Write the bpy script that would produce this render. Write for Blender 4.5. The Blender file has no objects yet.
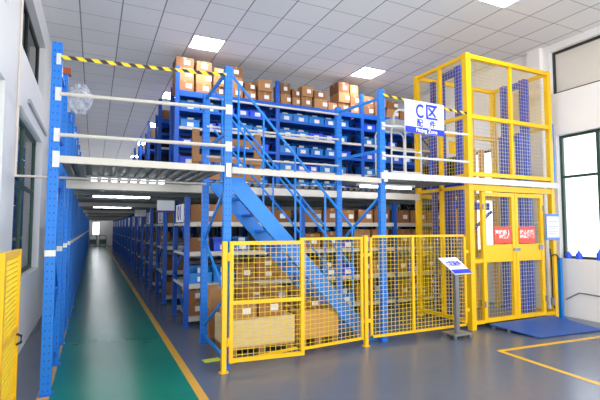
import bpy, math, random
from mathutils import Vector, Matrix
RND = random.Random(7)
SC = bpy.context.scene
COL = SC.collection
PI = math.pi

# ------------------------------------------------------------------ materials
def rgb(h):
    h = h.lstrip('#')
    v = [int(h[i:i+2], 16) / 255 for i in (0, 2, 4)]
    return tuple(c / 12.92 if c <= .04045 else ((c + .055) / 1.055) ** 2.4 for c in v) + (1,)

class NT:
    def __init__(s, name):
        s.m = bpy.data.materials.new(name); s.m.use_nodes = True
        s.t = s.m.node_tree; s.n = s.t.nodes; s.l = s.t.links
        s.b = s.n['Principled BSDF']; s.out = s.n['Material Output']
    def node(s, typ, **k):
        n = s.n.new(typ)
        for a, v in k.items(): setattr(n, a, v)
        return n
    def put(s, sock, v):
        if hasattr(v, 'is_linked'): s.l.new(v, sock)
        else: sock.default_value = v
    def math(s, op, a, b=0.0, c=None):
        n = s.node('ShaderNodeMath', operation=op)
        s.put(n.inputs[0], a); s.put(n.inputs[1], b)
        if c is not None: s.put(n.inputs[2], c)
        return n.outputs[0]
    def mix(s, f, a, b):
        n = s.node('ShaderNodeMix', data_type='RGBA')
        s.put(n.inputs[0], f); s.put(n.inputs[6], a); s.put(n.inputs[7], b)
        return n.outputs[2]
    def xyz(s, kind='Object'):
        tc = s.node('ShaderNodeTexCoord'); sp = s.node('ShaderNodeSeparateXYZ')
        s.l.new(tc.outputs[kind], sp.inputs[0]); s.tc = tc
        return sp.outputs
    def noise(s, scale, detail=3, kind='Object'):
        tc = s.node('ShaderNodeTexCoord'); n = s.node('ShaderNodeTexNoise')
        n.inputs['Scale'].default_value = scale; n.inputs['Detail'].default_value = detail
        s.l.new(tc.outputs[kind], n.inputs['Vector']); return n.outputs['Fac']
    def bump(s, h, strength=.2, dist=.01):
        b = s.node('ShaderNodeBump'); b.inputs['Strength'].default_value = strength
        b.inputs['Distance'].default_value = dist
        s.l.new(h, b.inputs['Height']); s.l.new(b.outputs[0], s.b.inputs['Normal'])

def mat(name, col, rough=.5, metal=0., vary=.12, scale=6., emit=None, strength=0., spec=.5):
    k = NT(name); c = rgb(col) if isinstance(col, str) else col
    f = k.noise(scale)
    d = tuple(x * (1 - vary) for x in c[:3]) + (1,)
    l = tuple(min(1, x * (1 + vary)) for x in c[:3]) + (1,)
    k.put(k.b.inputs['Base Color'], k.mix(f, d, l))
    k.b.inputs['Roughness'].default_value = rough
    k.b.inputs['Metallic'].default_value = metal
    k.b.inputs['Specular IOR Level'].default_value = spec
    if emit:
        k.b.inputs['Emission Color'].default_value = rgb(emit)
        k.b.inputs['Emission Strength'].default_value = strength
    return k.m

def post_mat(name, col):
    k = NT(name); o = k.xyz('Object'); tc = k.tc
    sn = k.node('ShaderNodeSeparateXYZ'); k.l.new(tc.outputs['Normal'], sn.inputs[0])
    ax = k.math('GREATER_THAN', k.math('ABSOLUTE', sn.outputs[0]), .5)
    u = k.math('ADD', k.math('MULTIPLY', o[0], k.math('SUBTRACT', 1., ax)), k.math('MULTIPLY', o[1], ax))
    du = k.math('SUBTRACT', k.math('ABSOLUTE', u), .021)
    fz = k.math('SUBTRACT', k.math('FRACT', k.math('DIVIDE', o[2], .075)), .5)
    dz = k.math('MULTIPLY', fz, .075)
    d = k.math('SQRT', k.math('ADD', k.math('MULTIPLY', du, du), k.math('MULTIPLY', k.math('MULTIPLY', dz, dz), .5)))
    hole = k.math('LESS_THAN', d, .0062)
    c = rgb(col); f = k.noise(5.)
    base = k.mix(f, tuple(x * .88 for x in c[:3]) + (1,), tuple(min(1, x * 1.1) for x in c[:3]) + (1,))
    k.put(k.b.inputs['Base Color'], k.mix(hole, base, rgb('#14386e')))
    k.b.inputs['Roughness'].default_value = .42
    return k.m

M = {}
M['post'] = post_mat('blue_perforated_steel', '#0278dc')
M['postdark'] = post_mat('deep_blue_perforated_steel', '#085ac4')
M['blue'] = mat('blue_painted_steel', '#0480dc', .4)
M['navy'] = mat('dark_blue_painted_steel', '#1f48c0', .4)
M['rackblue'] = mat('rack_blue_steel', '#085ac4', .42)
M['cream'] = mat('cream_painted_steel', '#cfc8bc', .45, vary=.06)
M['white'] = mat('white_painted_steel', '#dcdbd8', .4, vary=.04)
M['grey'] = mat('galvanised_grey_steel', '#a9abab', .45, vary=.1)
M['deck'] = mat('ribbed_deck_steel', '#6a6d6e', .5, vary=.1)
M['board'] = mat('pale_bounce_board', '#dcdcda', .6, vary=.05)
M['yellow'] = mat('yellow_painted_steel', '#ffc400', .4, vary=.06)
M['yelwire'] = mat('yellow_wire', '#fbd428', .4, vary=.05)
M['whitewire'] = mat('pale_wire', '#e6dfc0', .4, vary=.05)
M['dark'] = mat('dark_rubber_and_shade', '#22242a', .7)
M['steel'] = mat('brushed_steel', '#8d9096', .35, .6)
M['frame'] = mat('dark_green_window_frame', '#24453c', .4)
M['frameblk'] = mat('dark_window_frame', '#2b2f2c', .4)
M['blind'] = mat('cream_board', '#ded7cd', .8, vary=.03)
M['bin'] = mat('blue_plastic_bin', '#1586da', .38, vary=.15)
M['bin2'] = mat('cobalt_plastic_bin', '#2a5cf0', .38, vary=.15)
M['paper'] = mat('white_paper', '#f2f1ee', .8, vary=.03)
M['tape'] = mat('tan_packing_tape', '#b98e5e', .3, vary=.08)
M['carton'] = mat('brown_cardboard', '#a87345', .85, vary=.12, scale=3)
M['carton2'] = mat('tan_cardboard', '#b58455', .85, vary=.12, scale=3)
M['carton3'] = mat('dark_cardboard', '#8d5f3a', .85, vary=.14, scale=3)
M['parts'] = mat('grey_metal_parts', '#6d7078', .5, .4, vary=.4, scale=30)
M['cell'] = mat('louvre_cell', '#ffffff', .5, emit='#f4f8ff', strength=3.)
M['lamp'] = mat('lamp_diffuser', '#ffffff', .5, emit='#f6f8ff', strength=21.)
M['tube'] = mat('fluorescent_tube', '#ffffff', .5, emit='#f4f8ff', strength=13.)
M['signwhite'] = mat('white_sign_board', '#f4f5fa', .4, vary=.02)
M['signblue'] = mat('blue_sign_print', '#1f36d6', .45, vary=.03)
M['purple'] = mat('purple_sign_print', '#5a2bb0', .5, vary=.03)
M['red'] = mat('red_banner', '#f0503c', .5, vary=.05)
M['noticeblue'] = mat('pale_blue_print', '#5f8fe0', .5)
M['ink'] = mat('grey_ink', '#8f949e', .7)
M['ramp'] = mat('blue_checker_plate', '#1f56a6', .45, vary=.12, scale=12)
M['yelpaint'] = mat('yellow_floor_paint', '#e9b620', .4, vary=.08)
M['wallw'] = mat('white_plaster', '#f3f1ee', .8, vary=.025, scale=1.2)
M['wallr'] = mat('white_plaster_right', '#f2efec', .8, vary=.025, scale=1.2)
M['conduit'] = mat('white_conduit', '#e4d9cf', .5, vary=.04)
M['label_y'] = mat('yellow_green_card', '#c8d23c', .7)
M['orange'] = mat('orange_brown_board', '#a4502a', .7)

def ply(name, a, b, sc):
    k = NT(name); tc = k.node('ShaderNodeTexCoord')
    mp = k.node('ShaderNodeMapping'); mp.inputs['Scale'].default_value = sc
    k.l.new(tc.outputs['Object'], mp.inputs[0])
    n = k.node('ShaderNodeTexNoise'); n.inputs['Scale'].default_value = 5; n.inputs['Detail'].default_value = 5
    k.l.new(mp.outputs[0], n.inputs['Vector'])
    k.put(k.b.inputs['Base Color'], k.mix(n.outputs[0], rgb(a), rgb(b)))
    k.b.inputs['Roughness'].default_value = .75
    return k.m
M['palewood'] = ply('pale_pine_planks', '#d9b878', '#f6dfae', (1, 6, 14))
M['orangewood'] = ply('orange_plywood', '#c98f4e', '#e3ae6b', (1, 6, 10))
M['brownwood'] = ply('brown_timber', '#8a6040', '#b5865a', (1, 6, 10))

def floor_mat():
    k = NT('epoxy_floor'); o = k.xyz('Object')
    def band(a, b):
        return k.math('MULTIPLY', k.math('GREATER_THAN', o[0], a), k.math('LESS_THAN', o[0], b))
    n1 = k.noise(.9, 5); n2 = k.noise(9., 4)
    nn = k.math('ADD', k.math('MULTIPLY', n1, .7), k.math('MULTIPLY', n2, .3))
    grey = k.mix(nn, rgb('#525a6c'), rgb('#676f80'))
    green = k.mix(nn, rgb('#006e5c'), rgb('#0a8b74'))
    yel = k.mix(nn, rgb('#d89a28'), rgb('#e8b63c'))
    c = k.mix(band(-.36, .985), grey, green)
    c = k.mix(band(.985, 1.075), c, yel)
    c = k.mix(band(-.47, -.36), c, yel)
    k.put(k.b.inputs['Base Color'], c)
    r = k.math('ADD', k.math('MULTIPLY', n1, .08), .2)
    k.put(k.b.inputs['Roughness'], r)
    k.b.inputs['Specular IOR Level'].default_value = .55
    return k.m
M['floor'] = floor_mat()

TILE, TX, TY = .6386, -.308, 6.811
def ceil_mat():
    k = NT('ceiling_tiles'); o = k.xyz('Object')
    def line(v, off, w):
        f = k.math('FRACT', k.math('ADD', k.math('DIVIDE', k.math('SUBTRACT', v, off), TILE), 50.))
        d = k.math('SUBTRACT', .5, k.math('ABSOLUTE', k.math('SUBTRACT', f, .5)))
        return k.math('LESS_THAN', d, w)
    g = k.math('MAXIMUM', k.math('MULTIPLY', line(o[0], TX, .017), 1.), k.math('MULTIPLY', line(o[1], TY, .013), .7))
    sp = k.noise(60., 2)
    # every tile a touch different in tone
    ix = k.math('FLOOR', k.math('DIVIDE', k.math('SUBTRACT', o[0], TX), TILE))
    iy = k.math('FLOOR', k.math('DIVIDE', k.math('SUBTRACT', o[1], TY), TILE))
    cb = k.node('ShaderNodeCombineXYZ'); k.l.new(ix, cb.inputs[0]); k.l.new(iy, cb.inputs[1])
    wn = k.node('ShaderNodeTexWhiteNoise'); k.l.new(cb.outputs[0], wn.inputs['Vector'])
    t = k.math('ADD', k.math('MULTIPLY', sp, .3), k.math('MULTIPLY', wn.outputs[0], .5))
    c = k.mix(t, rgb('#dededf'), rgb('#ebeaea'))
    k.put(k.b.inputs['Base Color'], k.mix(g, c, rgb('#8a8b92')))
    k.b.inputs['Roughness'].default_value = .8
    return k.m
M['ceil'] = ceil_mat()

def tape_mat():
    k = NT('yellow_black_tape'); o = k.xyz('Object')
    v = k.math('ADD', k.math('DIVIDE', o[0], .155), k.math('DIVIDE', o[2], .13))
    f = k.math('FRACT', k.math('ADD', v, 20.))
    k.put(k.b.inputs['Base Color'], k.mix(k.math('GREATER_THAN', f, .52), rgb('#f6d21c'), rgb('#26252b')))
    k.b.inputs['Roughness'].default_value = .35
    return k.m
M['btape'] = tape_mat()

def glass_mat(name, tint, refl=.08):
    k = NT(name); k.n.remove(k.b)
    tr = k.node('ShaderNodeBsdfTransparent'); tr.inputs[0].default_value = tint
    gl = k.node('ShaderNodeBsdfGlossy'); gl.inputs['Roughness'].default_value = .05
    fr = k.node('ShaderNodeFresnel'); fr.inputs[0].default_value = 1.45
    mx = k.node('ShaderNodeMixShader')
    k.l.new(fr.outputs[0], mx.inputs[0]); k.l.new(tr.outputs[0], mx.inputs[1]); k.l.new(gl.outputs[0], mx.inputs[2])
    k.l.new(mx.outputs[0], k.out.inputs[0])
    return k.m
M['glass'] = glass_mat('window_glass', (.93, .95, .94, 1))
M['glassdark'] = glass_mat('tinted_window_glass', (.16, .19, .17, 1))
M['wrap'] = None
def wrap_mat():
    k = NT('clear_plastic_wrap'); k.n.remove(k.b)
    tr = k.node('ShaderNodeBsdfTransparent'); tr.inputs[0].default_value = (.8, .82, .88, 1)
    pb = k.node('ShaderNodeBsdfPrincipled'); pb.inputs['Base Color'].default_value = (.75, .77, .82, 1)
    pb.inputs['Roughness'].default_value = .2
    n = k.noise(14., 5); mx = k.node('ShaderNodeMixShader')
    k.put(mx.inputs[0], k.math('MULTIPLY', n, 1.1)); k.l.new(tr.outputs[0], mx.inputs[1]); k.l.new(pb.outputs[0], mx.inputs[2])
    k.l.new(mx.outputs[0], k.out.inputs[0]); return k.m
M['wrap'] = wrap_mat()

# ------------------------------------------------------------------ mesh helpers
ORG = {}
def world_org(o):
    return ORG.get(o.name, Vector((0, 0, 0)))

class MB:
    """collects shapes given in world coordinates"""
    def __init__(s): s.v = []; s.f = []
    def add(s, vs, fs):
        b = len(s.v); s.v += [Vector(v) for v in vs]; s.f += [tuple(i + b for i in f) for f in fs]; return s
    def hexa(s, p):
        return s.add(p, [(0, 3, 2, 1), (4, 5, 6, 7), (0, 1, 5, 4), (1, 2, 6, 5), (2, 3, 7, 6), (3, 0, 4, 7)])
    def box(s, x0, x1, y0, y1, z0, z1):
        return s.hexa([(x0, y0, z0), (x1, y0, z0), (x1, y1, z0), (x0, y1, z0), (x0, y0, z1), (x1, y0, z1), (x1, y1, z1), (x0, y1, z1)])
    def bar(s, a, b, w, h, up=(0, 0, 1)):
        a, b = Vector(a), Vector(b); d = (b - a).normalized(); u = Vector(up)
        if abs(d.dot(u)) > .98: u = Vector((0, 1, 0))
        r = d.cross(u).normalized(); u = r.cross(d).normalized()
        r *= w / 2; u *= h / 2
        return s.hexa([a - r - u, a + r - u, a + r + u, a - r + u, b - r - u, b + r - u, b + r + u, b - r + u])
    def tube(s, pts, rad, n=8, closed=False):
        pts = [Vector(p) for p in pts]; rings = []
        for i, p in enumerate(pts):
            if closed: d = pts[(i + 1) % len(pts)] - pts[i - 1]
            else: d = pts[min(i + 1, len(pts) - 1)] - pts[max(i - 1, 0)]
            d.normalize(); u = Vector((0, 0, 1)) if abs(d.z) < .9 else Vector((0, 1, 0))
            r = d.cross(u).normalized(); u = r.cross(d)
            rings.append([p + (r * math.cos(2 * PI * j / n) + u * math.sin(2 * PI * j / n)) * rad for j in range(n)])
        vs = [v for r in rings for v in r]; fs = []
        m = len(rings)
        for i in range(m if closed else m - 1):
            k = (i + 1) % m
            for j in range(n): fs.append((i * n + j, i * n + (j + 1) % n, k * n + (j + 1) % n, k * n + j))
        if not closed:
            fs.append(tuple(range(n))[::-1]); fs.append(tuple((m - 1) * n + j for j in range(n)))
        return s.add(vs, fs)
    def prism(s, poly, mp, t0, t1):
        """poly 2D, mp(u,v,t)->world"""
        n = len(poly)
        vs = [mp(u, v, t0) for u, v in poly] + [mp(u, v, t1) for u, v in poly]
        fs = [tuple(range(n))[::-1], tuple(range(n, 2 * n))] + [(i, (i + 1) % n, n + (i + 1) % n, n + i) for i in range(n)]
        return s.add(vs, fs)
    def build(s, name, m, parent=None, org=None, bevel=0., smooth=False):
        po = world_org(parent) if parent else Vector((0, 0, 0))
        o0 = Vector(org) if org is not None else po
        me = bpy.data.meshes.new(name)
        me.from_pydata([v - o0 for v in s.v], [], s.f); me.update()
        import bmesh
        bm = bmesh.new(); bm.from_mesh(me); bmesh.ops.recalc_face_normals(bm, faces=bm.faces)
        if bevel:
            bmesh.ops.bevel(bm, geom=[e for e in bm.edges], offset=bevel, segments=1, affect='EDGES', clamp_overlap=True)
        bm.to_mesh(me); bm.free()
        if smooth:
            for p in me.polygons: p.use_smooth = True
        me.materials.append(m)
        o = bpy.data.objects.new(name, me); COL.objects.link(o)
        if parent: o.parent = parent
        o.location = o0 - po; ORG[o.name] = o0
        return o

def tag(o, label=None, cat=None, group=None, kind=None):
    if label: o['label'] = label
    if cat: o['category'] = cat
    if group: o['group'] = group
    if kind: o['kind'] = kind
    return o
def thing(name, loc, label, cat, group=None):
    o = bpy.data.objects.new(name, None); COL.objects.link(o); o.location = loc
    o.empty_display_size = .1
    ORG[o.name] = Vector(loc); return tag(o, label, cat, group)
def struct(o): o['kind'] = 'structure'; return o
def dup(root, loc, rz=0., label=None, group=None):
    r = root.copy(); COL.objects.link(r); r.location = loc; r.rotation_euler = (0, 0, rz)
    if label: r['label'] = label
    if group: r['group'] = group
    for ch in KIDS(root):
        c = ch.copy(); COL.objects.link(c); c.parent = r
        for g in KIDS(ch):
            d = g.copy(); COL.objects.link(d); d.parent = c
    return r
def KIDS(o): return [c for c in o.children]
ORD = ['first', 'second', 'third', 'fourth', 'fifth', 'sixth', 'seventh', 'eighth', 'ninth', 'tenth', 'eleventh',
       'twelfth', 'thirteenth', 'fourteenth', 'fifteenth', 'sixteenth', 'seventeenth', 'eighteenth', 'nineteenth',
       'twentieth', 'twenty-first', 'twenty-second', 'twenty-third', 'twenty-fourth', 'twenty-fifth', 'twenty-sixth',
       'twenty-seventh', 'twenty-eighth', 'twenty-ninth', 'thirtieth']

def lettering(txt, size, m, parent, origin, right, up, name='lettering', bold=0., align='CENTER', xs=1.):
    """flat lettering centred at origin"""
    c = bpy.data.curves.new(name, 'FONT'); c.body = txt; c.size = size; c.align_x = align; c.align_y = 'CENTER'
    c.extrude = .001; c.offset = bold
    t = bpy.data.objects.new(name, c); COL.objects.link(t)
    bpy.context.view_layer.update()
    me = bpy.data.meshes.new_from_object(t)
    bpy.data.objects.remove(t); bpy.data.curves.remove(c)
    r, u = Vector(right).normalized(), Vector(up).normalized(); n = r.cross(u)
    po = world_org(parent); o0 = Vector(origin)
    for v in me.vertices:
        v.co = (r * v.co.x * xs + u * v.co.y + n * v.co.z)
    me.materials.clear(); me.materials.append(m)
    o = bpy.data.objects.new(name, me); COL.objects.link(o); o.parent = parent; o.location = o0 - po
    ORG[o.name] = o0
    return o

def cpost(x, y, z0, z1, m, parent, w=.09, d=.07, name='post', face=-1):
    """open C-channel upright, web towards -Y (face=-1), +Y (1)"""
    t = .006
    P = [(-w/2, -d/2), (w/2, -d/2), (w/2, d/2), (w/4, d/2), (w/4, d/2-t), (w/2-t, d/2-t), (w/2-t, -d/2+t),
         (-w/2+t, -d/2+t), (-w/2+t, d/2-t), (-w/4, d/2-t), (-w/4, d/2), (-w/2, d/2)]
    b = MB(); sgn = -face
    b.prism([(u, v * sgn) for u, v in P], lambda u, v, q: (x + u, y + v, q), z0, z1)
    return b.build(name, m, parent, org=(x, y, z0))
def foot(x, y, m, parent, name='foot_plate', z=0., r=.065):
    return MB().box(x - r, x + r, y - r, y + r, z, z + .008).build(name, m, parent)

# ------------------------------------------------------------------ setting
H = 5.35; XL, XR = -.87, 8.2; Y0, Y1 = -1.6, 44.
struct(MB().box(XL - .5, XR + .5, Y0, Y1 + .3, -.1, 0).build('floor', M['floor']))
struct(MB().box(XL - .5, XR + .5, Y0, Y1 + .3, H, H + .1).build('ceiling', M['ceil']))
def wall_with_holes(name, xa, xb, holes, m, extra=None):
    ys = sorted({Y0, Y1} | {h[0] for h in holes} | {h[1] for h in holes})
    b = MB()
    for a, c in zip(ys, ys[1:]):
        hs = sorted([h for h in holes if h[0] <= a and h[1] >= c], key=lambda h: h[2])
        z = 0.
        for h in hs:
            b.box(xa, xb, a, c, z, h[2]); z = h[3]
        b.box(xa, xb, a, c, z, H)
    if extra: extra(b)
    return struct(b.build(name, m))
LW = [(2.5, 5.3, 1.0, 3.22), (2.5, 5.3, 3.97, 4.92), (6.1, 8.9, 1.0, 3.22), (6.1, 8.9, 3.97, 4.92)]
wall_with_holes('wall_left', XL - .3, XL, LW, M['wallw'])
RW = [(1.6, 5.5, 1.1, 3.5), (1.6, 5.58, 4.34, 5.22), (6.9, 10.6, 1.1, 3.5), (11.6, 15.4, 1.1, 3.5)]
wall_with_holes('wall_right', XR, XR + .3, RW, M['wallr'],
                lambda b: b.box(XR - .1, XR, 5.72, 6.0, 0, H))
fw = MB()
for a in [(XL, -.15, 0, H), (.5, XR, 0, H), (-.15, .5, 0, .95), (-.15, .5, 2.2, H)]: fw.box(a[0], a[1], Y1, Y1 + .25, a[2], a[3])
struct(fw.build('wall_back', M['wallw']))

def window(n, side, y0, y1, z0, z1, fm, pm, mull=(), transom=(), inset=.13):
    x = XL - inset if side == 'l' else XR + inset
    w = bpy.data.objects.new('window_%d' % n, None); COL.objects.link(w); w.location = (x, (y0 + y1) / 2, z0)
    ORG[w.name] = Vector(w.location); w['kind'] = 'structure'
    f = MB(); t = .05
    f.box(x - .03, x + .03, y0, y1, z0, z0 + t).box(x - .03, x + .03, y0, y1, z1 - t, z1)
    f.box(x - .03, x + .03, y0, y0 + t, z0 + t, z1 - t).box(x - .03, x + .03, y1 - t, y1, z0 + t, z1 - t)
    for q in mull: f.box(x - .03, x + .03, q - .03, q + .03, z0 + t, z1 - t)
    for q in transom: f.box(x - .031, x + .031, y0 + t, y1 - t, q - .025, q + .025)
    f.build('window_frame', fm, w)
    MB().box(x - .004, x + .004, y0 + t, y1 - t, z0 + t, z1 - t).build('pane', pm, w)
    return w
window(1, 'l', 2.5, 5.3, 1.0, 3.22, M['frame'], M['glass'], (3.9,), (2.3,))
window(2, 'l', 2.5, 5.3, 3.97, 4.92, M['frameblk'], M['glassdark'], (3.9,))
window(3, 'l', 6.1, 8.9, 1.0, 3.22, M['frame'], M['glass'], (7.5,), (2.3,))
window(4, 'l', 6.1, 8.9, 3.97, 4.92, M['frameblk'], M['glassdark'], (7.5,))
window(5, 'r', 1.6, 5.5, 1.1, 3.5, M['frame'], M['glass'], (3.0, 4.78), (2.68,))
window(6, 'r', 6.9, 10.6, 1.1, 3.5, M['frame'], M['glass'], (8.3, 9.5), (2.68,))
window(7, 'r', 11.6, 15.4, 1.1, 3.5, M['frame'], M['glass'], (12.9, 14.2))
window(8, 'r', 1.6, 5.58, 4.34, 5.22, M['frameblk'], M['blind'], (), ())
w = bpy.data.objects.new('window_9', None); COL.objects.link(w); w.location = (.2, Y1 + .1, 1.2); ORG[w.name] = Vector(w.location); w['kind'] = 'structure'
f = MB()
for x in (-.13, .17, .48): f.box(x - .03, x + .03, Y1 + .08, Y1 + .12, .95, 2.2)
f.box(-.15, .5, Y1 + .08, Y1 + .12, .95, 1.0).box(-.15, .5, Y1 + .08, Y1 + .12, 2.15, 2.2)
f.build('window_frame', M['orange'], w)
MB().box(-.15, .5, Y1 + .095, Y1 + .105, 1.0, 2.15).build('pane', M['glass'], w)
# painted lines on the open floor at the right
t = MB()
t.bar((5.09, 4.33, .0008), (8.0, 4.15, .0008), .075, .0016)
struct(t.build('trim_1', M['yelpaint']))
t = MB(); t.bar((5.09, 4.345, .0012), (4.88, 1.2, .0012), .075, .0016)
struct(t.build('trim_2', M['yelpaint']))
# drip ledge over the left window and the dark line along the right wall
struct(MB().box(XL, XL + .035, 6.9, 9.3, 3.40, 3.46).build('trim_3', M['grey']))

# ------------------------------------------------------------------ ceiling lamps
LX = (TX + 3.5 * TILE, TX + 9.5 * TILE)
lampn = 0
lroot = None
rows = ['in front of the loft, off to the near side'] 
for iy in range(-1, 9):
    y = TY + 2.5 * TILE + iy * 6 * TILE
    for ix, x in enumerate(LX):
        side = ('left', 'right')[ix]
        if iy == 0: lab = 'square white ceiling lamp panel above the brown cartons, %s of the pair' % side
        elif iy < 0: lab = 'square white ceiling lamp panel over the open floor, %s row, %s before the loft' % (side, ORD[-iy - 1])
        else: lab = 'square white ceiling lamp panel in the %s row, %s beyond the loft cartons' % (side, ORD[iy - 1])
        if lroot is None:
            lroot = thing('ceiling_lamp', (x, y, H), lab, 'ceiling lamp', 'ceiling lamp panels')
            h = TILE / 2 - .012
            fr = MB()
            for a in ((-h, h, -h, -h + .02), (-h, h, h - .02, h), (-h, -h + .02, -h + .02, h - .02), (h - .02, h, -h + .02, h - .02)):
                fr.box(x + a[0], x + a[1], y + a[2], y + a[3], H - .018, H)
            fr.build('lamp_frame', M['white'], lroot)
            MB().box(x - h + .02, x + h - .02, y - h + .02, y + h - .02, H - .012, H - .002).build('diffuser', M['lamp'], lroot)
        else: dup(lroot, (x, y, H), 0, lab)

# ------------------------------------------------------------------ mezzanine (loft platform)
DZ = 2.47            # deck top
FY = 5.2
mz = thing('mezzanine', (1.46, FY, 0), 'steel loft platform over the aisle with ribbed deck, blue posts and white front beam', 'mezzanine')
P1, P2, P1r, P2r = (1.47, FY), (3.96, 5.44), (1.50, 6.5), (3.82, 6.5)
for (x, y), zt in ((P1, 3.70), (P2, 3.83), (P1r, 3.70), (P2r, 3.80)):
    p = cpost(x, y, .008, zt, M['post'], mz, .095, .075)
    foot(x, y, M['rackblue'], p, z=0, r=.05)
def zig(a, b, zs, m, parent, w=.035, name='brace'):
    flip = False
    for z0, z1 in zip(zs, zs[1:]):
        s, e = (a, b) if not flip else (b, a)
        sv = Vector((s[0], s[1], z0)); ev = Vector((e[0], e[1], z1)); d = (ev - sv).normalized() * .05
        MB().bar(sv + d, ev - d, w, .03, up=(1, 0, 0)).build(name, m, parent); flip = not flip
zig(P1, P1r, [2.25, 1.52, .85, .25], M['blue'], mz)
zig(P2, P2r, [2.2, 1.4], M['blue'], mz)
for a, b in ((P1, P1r), (P2, P2r)):
    for z in ((.12, 2.88, 3.66) if a is P1 else (2.88, 3.70)):
        MB().bar((a[0], a[1] + .05, z), (b[0], b[1] - .05, z), .035, .04).build('brace', M['blue'], mz)
# front beams
def beam(a, b, z0, z1, m, name='beam', parent=mz, th=.05):
    z = (z0 + z1) / 2
    return MB().bar((a[0], a[1], z), (b[0], b[1], z), th, z1 - z0).build(name, m, parent)
beam((-.347, FY - .03), (1.42, FY - .03), 2.375, 2.45, M['cream'], 'front_beam')
beam((1.52, FY - .01), (3.91, 5.40), 2.365, 2.44, M['cream'], 'front_beam')
beam((3.90, 5.365), (5.58, 5.31), 2.43, 2.53, M['white'], 'front_beam', th=.04)
beam((5.585, 5.31), (7.9, 5.31), 2.43, 2.53, M['white'], 'front_beam', th=.04)
for (x, y), z in (((-.38, FY), 2.41), (P1, 2.40), ((3.96, 5.39), 2.47)):
    MB().box(x - .03, x + .035, y - .058, y - .046, z - .085, z + .085).build('beam_bracket', M['white'], mz)
NROW = 13; PITCH = 2.55
RY = [7.66 + PITCH * i for i in range(NROW)]; RD = 1.16
for y in [6.5] + [v for r in RY for v in (r, r + RD)]:
    xa = -.347
    if y > 7: beam((xa, y), (8.05, y), 2.285, 2.36, M['deck'], 'cross_beam')
beam((-.347, 6.5), (1.45, 6.5), 2.215, 2.325, M['cream'], 'cross_beam')
beam((1.55, 6.5), (5.6, 6.5), 2.215, 2.325, M['cream'], 'cross_beam')
for k in range(1, NROW, 2):
    y = RY[k] + RD + .2
    beam((-.347, y), (8.05, y), 2.20, 2.31, M['cream'], 'cross_beam')
# ribbed deck sheets
def deck_sheet(x0, x1, y0, y1, z1):
    MB().box(x0, x1, y0, y1, z1 - .004, z1).build('bounce_board', M['board'], mz)  # unseen pale sheet added on top to bounce lamp light onto the ceiling
    b = MB(); b.box(x0, x1, y0, y1, z1 - .012, z1 - .0045)
    n = int((x1 - x0) / .13)
    for i in range(n):
        x = x0 + (i + .5) * (x1 - x0) / n
        b.prism([(-.045, -.012), (-.028, -.06), (.028, -.06), (.045, -.012)], lambda u, v, q: (x + u, q, z1 + v), y0, y1)
    return b.build('deck_panel', M['deck'], mz)
deck_sheet(-.347, 1.42, FY + .005, 43.8, 2.425)
deck_sheet(1.42, 8.1, 6.75, 43.8, 2.425)
deck_sheet(3.87, 5.60, 5.50, 6.75, 2.50)
# guard rails
def rail(a, b, m=M['cream'], r=.017, name='guard_rail'):
    return MB().tube([a, b], r).build(name, m, mz)
for z0, z1 in ((3.10, 3.15), (2.665, 2.69)):
    rail((-.36, FY - .07, z0), (1.43, FY - .07, z1), r=.02)
    MB().box(-.405, -.35, FY - .062, FY - .048, z0 - .07, z0 + .07).build('rail_bracket', M['white'], mz)
    MB().box(1.43, 1.51, FY - .06, FY - .041, z1 - .06, z1 + .06).build('rail_bracket', M['white'], mz)
for z in (3.66, 3.22, 2.76): rail((1.5, 6.455, z), (3.80, 6.455, z), r=.016)
for z in (3.25, 2.79):
    rail((3.94, 5.375, z), (5.63, 5.31, z), M['white'], r=.019)
    MB().box(3.94, 4.0, 5.388, 5.40, z - .06, z + .06).build('rail_bracket', M['white'], mz)

def tape(a, b, sag, label, w=.042):
    o = thing('barrier_tape', a, label, 'barrier tape')
    a, b = Vector(a), Vector(b); n = 14; v = []
    for i in range(n + 1):
        q = i / n; p = a.lerp(b, q); p.z -= sag * 4 * q * (1 - q)
        v += [p - Vector((0, 0, w / 2)), p + Vector((0, 0, w / 2)), p + Vector((0, .002, w / 2)), p + Vector((0, .002, -w / 2))]
    f = []
    for i in range(n):
        for j in range(4): f.append((4 * i + j, 4 * i + (j + 1) % 4, 4 * i + 4 + (j + 1) % 4, 4 * i + 4 + j))
    MB().add(v, f).build('tape_strip', M['btape'], o)
    return o
tape((-.36, FY - .06, 3.50), (1.43, FY - .06, 3.58), .01, 'yellow and black striped tape strung high across the aisle opening')
tape((3.97, 5.39, 3.74), (5.64, 5.32, 3.62), .01, 'yellow and black striped tape running behind the hanging zone sign', .04)

# under-deck lamps
tl = None
tubes = [(.5, 6.95, .85)] + [(.5, RY[i] + 1.85, 1.1) for i in range(0, 13)] + [(.5, 41.6, 1.1), (.5, 43.2, 1.1)]  # the two rearmost tubes are added just to brighten the far wall
for i, (x, y, L) in enumerate(tubes):
    lab = 'white tube lamp under the loft deck above the aisle, %s from the front' % ORD[i]
    if i < 1: 
        root = thing('tube_lamp', (x, y, 2.36), lab, 'tube lamp', 'tube lamps over the aisle')
        MB().box(x - .55, x + .55, y - .09, y + .09, 2.325, 2.36).build('lamp_housing', M['white'], root)
        MB().tube([(x - .53, y, 2.31), (x + .53, y, 2.31)], .015).build('tube', M['tube'], root); tl = root
    else: dup(tl, (x, y, 2.36), 0, lab)
dup(tl, (4.5, 6.05, 2.43), 0, 'white tube lamp under the loft deck near the yellow lift cage', 'tube lamps over the aisle')
dup(tl, (5.2, 7.2, 2.36), 0, 'white tube lamp above the front shelving, right half', 'tube lamps over the aisle')
dup(tl, (2.6, 7.2, 2.36), 0, 'white tube lamp above the front shelving, behind the stairs', 'tube lamps over the aisle')
lv = thing('louvre_lamp', (.4, 6.2, 2.36), 'lamp with a row of bright louvred cells under the front of the deck', 'louvre lamp')
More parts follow.
